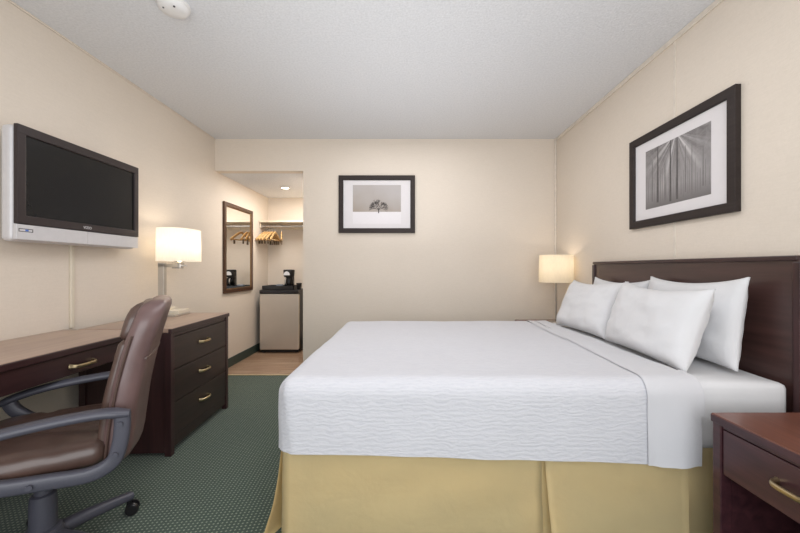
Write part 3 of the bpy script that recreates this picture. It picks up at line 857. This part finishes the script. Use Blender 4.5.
FZ = 0.822
def half_disc(bm, cx, ya, yb, z, r):
    pts = [(cx+r*math.cos(PI*i/20), z+1.25*r*math.sin(PI*i/20)) for i in range(21)]
    f = [bm.verts.new((p, yb, q)) for p, q in pts]; b = [bm.verts.new((p, ya, q)) for p, q in pts]
    bm.faces.new(f); bm.faces.new(b[::-1])
    for i in range(21): bm.faces.new((f[i], b[i], b[(i+1) % 21], f[(i+1) % 21]))
# serving tray
bm = B()
tx0, tx1, ty0, ty1 = -1.880, -1.462, 4.65, 4.93
box(bm, tx0, tx1, ty0, ty1, FZ, FZ+0.010, 0.002)
for q in ((tx0, tx1, ty0, ty0+0.012), (tx0, tx1, ty1-0.012, ty1), (tx0, tx0+0.012, ty0, ty1), (tx1-0.012, tx1, ty0, ty1)):
    box(bm, *q, FZ, FZ+0.052, 0.003)
tag(obj('serving_tray', bm, M['black']), 'black plastic serving tray lying on top of the small refrigerator', 'tray')
cm = thing('coffee_maker', 'black single cup coffee maker with half round white badge standing in tray', 'coffee maker', (-1.570, 4.78, FZ+0.0106))
bm = B(); lathe(bm, [(0.070, 0.0), (0.074, 0.006), (0.072, 0.03), (0.05, 0.034)], 32); obj('base', bm, M['black'], cm, True)
bm = B(); box(bm, -0.05, 0.05, 0.02, 0.075, 0.02, 0.245, 0.012, 0, 3); obj('water_tank', bm, M['black'], cm)
bm = B(); lathe(bm, [(0.062, 0.150), (0.068, 0.165), (0.074, 0.235), (0.070, 0.25), (0.03, 0.254)], 32); hd = obj('brew_head', bm, M['black'], cm, True)
bm = B(); half_disc(bm, -0.008, -0.066, -0.076, 0.178, 0.040); obj('badge', bm, M['paper'], hd)
cf = B(); lathe(cf, [(0.050, 0.034), (0.056, 0.05), (0.056, 0.12), (0.048, 0.142)], 28); cf = obj('carafe', cf, M['screen'], cm, True)
bm = B(); tube(bm, catmull([(-0.02, -0.05, 0.13), (-0.022, -0.075, 0.125), (-0.022, -0.078, 0.07), (-0.02, -0.052, 0.06)], 6), 0.006, 10); obj('handle', bm, M['chrome'], cf, True)
bm = B(); lathe(bm, [(0.026, 0), (0.028, 0.004), (0.036, 0.085), (0.033, 0.085), (0.026, 0.008)], 24, cap=False)
bm.faces.new([v for v in bm.verts if abs(v.co.z) < 1e-6][::-1])
cup = obj('cup', bm, M['black'], None, True); cup.location = (-1.432+0.014, 4.72, FZ)
tag(cup, 'small black cup beside the tray at the edge of refrigerator top', 'cup')
bm = softbox(-0.045, 0.045, -0.03, 0.03, 0, 0.05, 0.012, 0.012, (), lambda p, n: n*nz(p, 40, 0.004))
pk = obj('sachet_pack', bm, M['greyp'], None, 'all'); pk.location = (-1.70, 4.80, FZ+0.0135)
tag(pk, 'pale grey packet lying in the tray next to the coffee maker', 'packet')

# shelf, rod, hangers
sf = thing('wall_shelf', 'cream closet shelf spanning the nook above the hanging rod', 'shelf', (0, 0, 1.72))
obj('board', boxy(XL+0.001, XA-0.001, 4.77, YA-0.001, 0.0, 0.022, 0.003), M['shelfw'], sf)
obj('cleat', boxy(XL+0.001, XL+0.02, 4.80, YA-0.02, -0.07, 0.0, 0.002), M['shelfw'], sf)
obj('cleat', boxy(XA-0.02, XA-0.001, 4.80, YA-0.02, -0.07, 0.0, 0.002), M['shelfw'], sf)
obj('cleat', boxy(XL+0.02, XA-0.02, YA-0.02, YA-0.001, -0.07, 0.0, 0.002), M['shelfw'], sf)
RY, RZ = 4.83, 1.672
rd = thing('closet_rod', 'chrome hanging rod fixed under the closet shelf', 'rod', (0, RY, RZ))
bm = B(); tube(bm, [(XL+0.020, 0, 0), (XA-0.020, 0, 0)], 0.013, 16); obj('bar', bm, M['chrome'], rd, True)
for xx, d in ((XL+0.0205, 0.008), (XA-0.0205, -0.008)):
    bm = B(); tube(bm, [(xx, 0, 0), (xx+d, 0, 0)], 0.026, 18); obj('flange', bm, M['chrome'], rd, True)

def make_hanger():
    t = thing('clothes_hanger', 'light wooden clothes hanger with clip bar', 'hanger', (0, 0, 0), 0, 'wooden hangers on the closet rod')
    bm = B()
    pts = catmull([(-0.185, 0, -0.195), (-0.10, 0, -0.135), (-0.03, 0, -0.094), (0, 0, -0.086), (0.03, 0, -0.094), (0.10, 0, -0.135), (0.185, 0, -0.195)], 5)
    n = len(pts); sweep(bm, pts, 0.016, 0.032, Vector((0, 1, 0)), 10, 2.4, [0.95+0.15*abs(2*i/(n-1)-1) for i in range(n)])
    obj('shoulder_bar', bm, M['hanger'], t, True)
    bm = B(); tube(bm, [(-0.168, 0, -0.188), (0.168, 0, -0.188)], 0.008, 10); obj('trouser_bar', bm, M['hanger'], t, True)
    bm = B(); tube(bm, catmull([(0, 0, -0.085), (0, 0, -0.050), (0.014, 0, -0.034), (0.0225, 0, -0.010), (0.014, 0, 0.010), (0, 0, 0.0165), (-0.014, 0, 0.010), (-0.022, 0, -0.006)], 5), 0.0028, 8); obj('hook', bm, M['chrome'], t, True)
    for xx in (-0.12, 0.12):
        bm = B(); box(bm, xx-0.012, xx+0.012, -0.008, 0.008, -0.245, -0.188, 0.003); obj('clip', bm, M['clip'], t)
    return t
hp = None
specs = [(-1.912, 76, 'wooden hanger closest to the mirror wall at the left end of rod'),
         (-1.880, 77, 'wooden hanger second from the mirror wall on closet rod'),
         (-1.847, 79, 'wooden hanger third from the mirror wall, middle of the bunch'),
         (-1.812, 83, 'wooden hanger fourth from the mirror wall on closet rod'),
         (-1.772, 90, 'wooden hanger second from the free right side of the bunch'),
         (-1.688, -72, 'wooden hanger at the right side of bunch, splayed open toward the nook')]
for i, (xx, dg, lb) in enumerate(specs):
    if hp is None:
        hp = make_hanger(); o = hp; o.location = (xx, RY, RZ+0.0); o.rotation_euler = (0, 0, math.radians(dg)); o['label'] = lb
    else:
        o = dup(hp, (xx, RY, RZ), math.radians(dg), lb)

# downlight and smoke detector
dl = thing('ceiling_downlight', 'small round recessed downlight glowing in the closet nook ceiling', 'light', (-1.51, 4.45, HA))
bm = B(); lathe(bm, [(0.045, -0.008), (0.062, -0.006), (0.064, 0.0), (0.045, 0.0)], 28, cap=False); obj('trim_ring', bm, M['plaster'], dl, True)
bm = B(); lathe(bm, [(0.044, -0.005), (0.044, -0.002)], 28); obj('lens', bm, M['down'], dl)
sd = thing('smoke_detector', 'round white smoke detector on the ceiling above the desk', 'smoke detector', (-1.175, 1.80, H))
bm = B(); lathe(bm, [(0.074, 0.0), (0.076, -0.008), (0.074, -0.012)], 40); obj('mount_plate', bm, M['plaster'], sd, True)
bm = B(); lathe(bm, [(0.070, -0.011), (0.070, -0.022), (0.062, -0.034), (0.045, -0.042), (0.012, -0.044)], 40); hs = obj('housing', bm, M['plaster'], sd, True)
bm = B(); lathe(bm, [(0.005, -0.0445), (0.005, -0.041)], 12, 0.03, -0.042); obj('indicator_lamp', bm, M['black'], hs)
bm = B(); lathe(bm, [(0.004, -0.044), (0.004, -0.040)], 12, -0.028, -0.035); obj('test_button', bm, M['black'], hs)

# ------------------------------------------------------------------ lights
def light(name, typ, loc, power, col=(1, 1, 1), rot=(0, 0, 0), size=None, size_y=None, **kw):
    l = bpy.data.lights.new(name, typ); l.energy = power; l.color = col
    if typ == 'AREA':
        l.shape = 'RECTANGLE'; l.size = size; l.size_y = size_y
    elif size is not None: l.shadow_soft_size = size
    for k, v in kw.items(): setattr(l, k, v)
    o = bpy.data.objects.new(name, l); C.objects.link(o); o.location = loc; o.rotation_euler = rot
    return o
light('window_light', 'AREA', (0.0, -0.85, 1.30), 64, (0.96, 0.98, 1.0), (R_(90), 0, 0), 2.6, 1.8)
light('ceiling_fill_light', 'AREA', (-0.1, 1.9, 1.3), 11, (0.97, 0.98, 1.0), (R_(180), 0, 0), 1.3, 2.4)  # unseen upward fill, added to brighten the ceiling
light('overhead_fill_light', 'AREA', (-0.05, 2.05, 2.40), 24, (0.98, 0.98, 1.0), (0, 0, 0), 1.3, 2.4)  # added downward fill for the room; no fixture hangs here
light('alcove_downlight', 'SPOT', (-1.51, 4.45, HA-0.03), 4, (1.0, 0.90, 0.78), (0, 0, 0), 0.04, spot_size=R_(150), spot_blend=0.8)
light('alcove_fill_light', 'AREA', (-1.36, 4.30, HA-0.02), 16.0, (1.0, 0.95, 0.90), (0, 0, 0), 0.3, 0.8)  # extra fill added to lift the alcove, separate from the downlight
dlp = Matrix.Rotation(th_, 4, 'Z') @ Vector((0.02, 0.11, 0))
light('desk_lamp_bulb', 'POINT', (-1.778+dlp.x, 2.66+dlp.y, 0.752+0.55), 2.0, (1.0, 0.88, 0.72), size=0.035)
light('bedside_lamp_bulb', 'POINT', (1.392, 3.30, 0.60+0.53), 2.0, (1.0, 0.89, 0.75), size=0.03)
w = bpy.data.worlds.new('World'); bpy.context.scene.world = w; w.use_nodes = True
w.node_tree.nodes['Background'].inputs[0].default_value = (0.95, 0.97, 1.0, 1); w.node_tree.nodes['Background'].inputs[1].default_value = 0.6

# ------------------------------------------------------------------ camera
cam = bpy.data.cameras.new('Camera'); co = bpy.data.objects.new('Camera', cam); C.objects.link(co)
co.location = (0, 0, 1.106); co.rotation_euler = (R_(90), 0, 0)
cam.sensor_width = 36.0; cam.lens = 36.0*356/800
cam.shift_x = -6/800; cam.shift_y = 1.5/800
cam.clip_start = 0.02
S = bpy.context.scene
S.camera = co
S.view_settings.view_transform = 'Standard'
S.view_settings.look = 'None'
S.view_settings.exposure = -0.17
try:
    S.cycles.use_denoising = True
    S.cycles.max_bounces = 8; S.cycles.diffuse_bounces = 5; S.cycles.sample_clamp_indirect = 4.0
    S.cycles.caustics_reflective = False; S.cycles.caustics_refractive = False
except Exception: pass
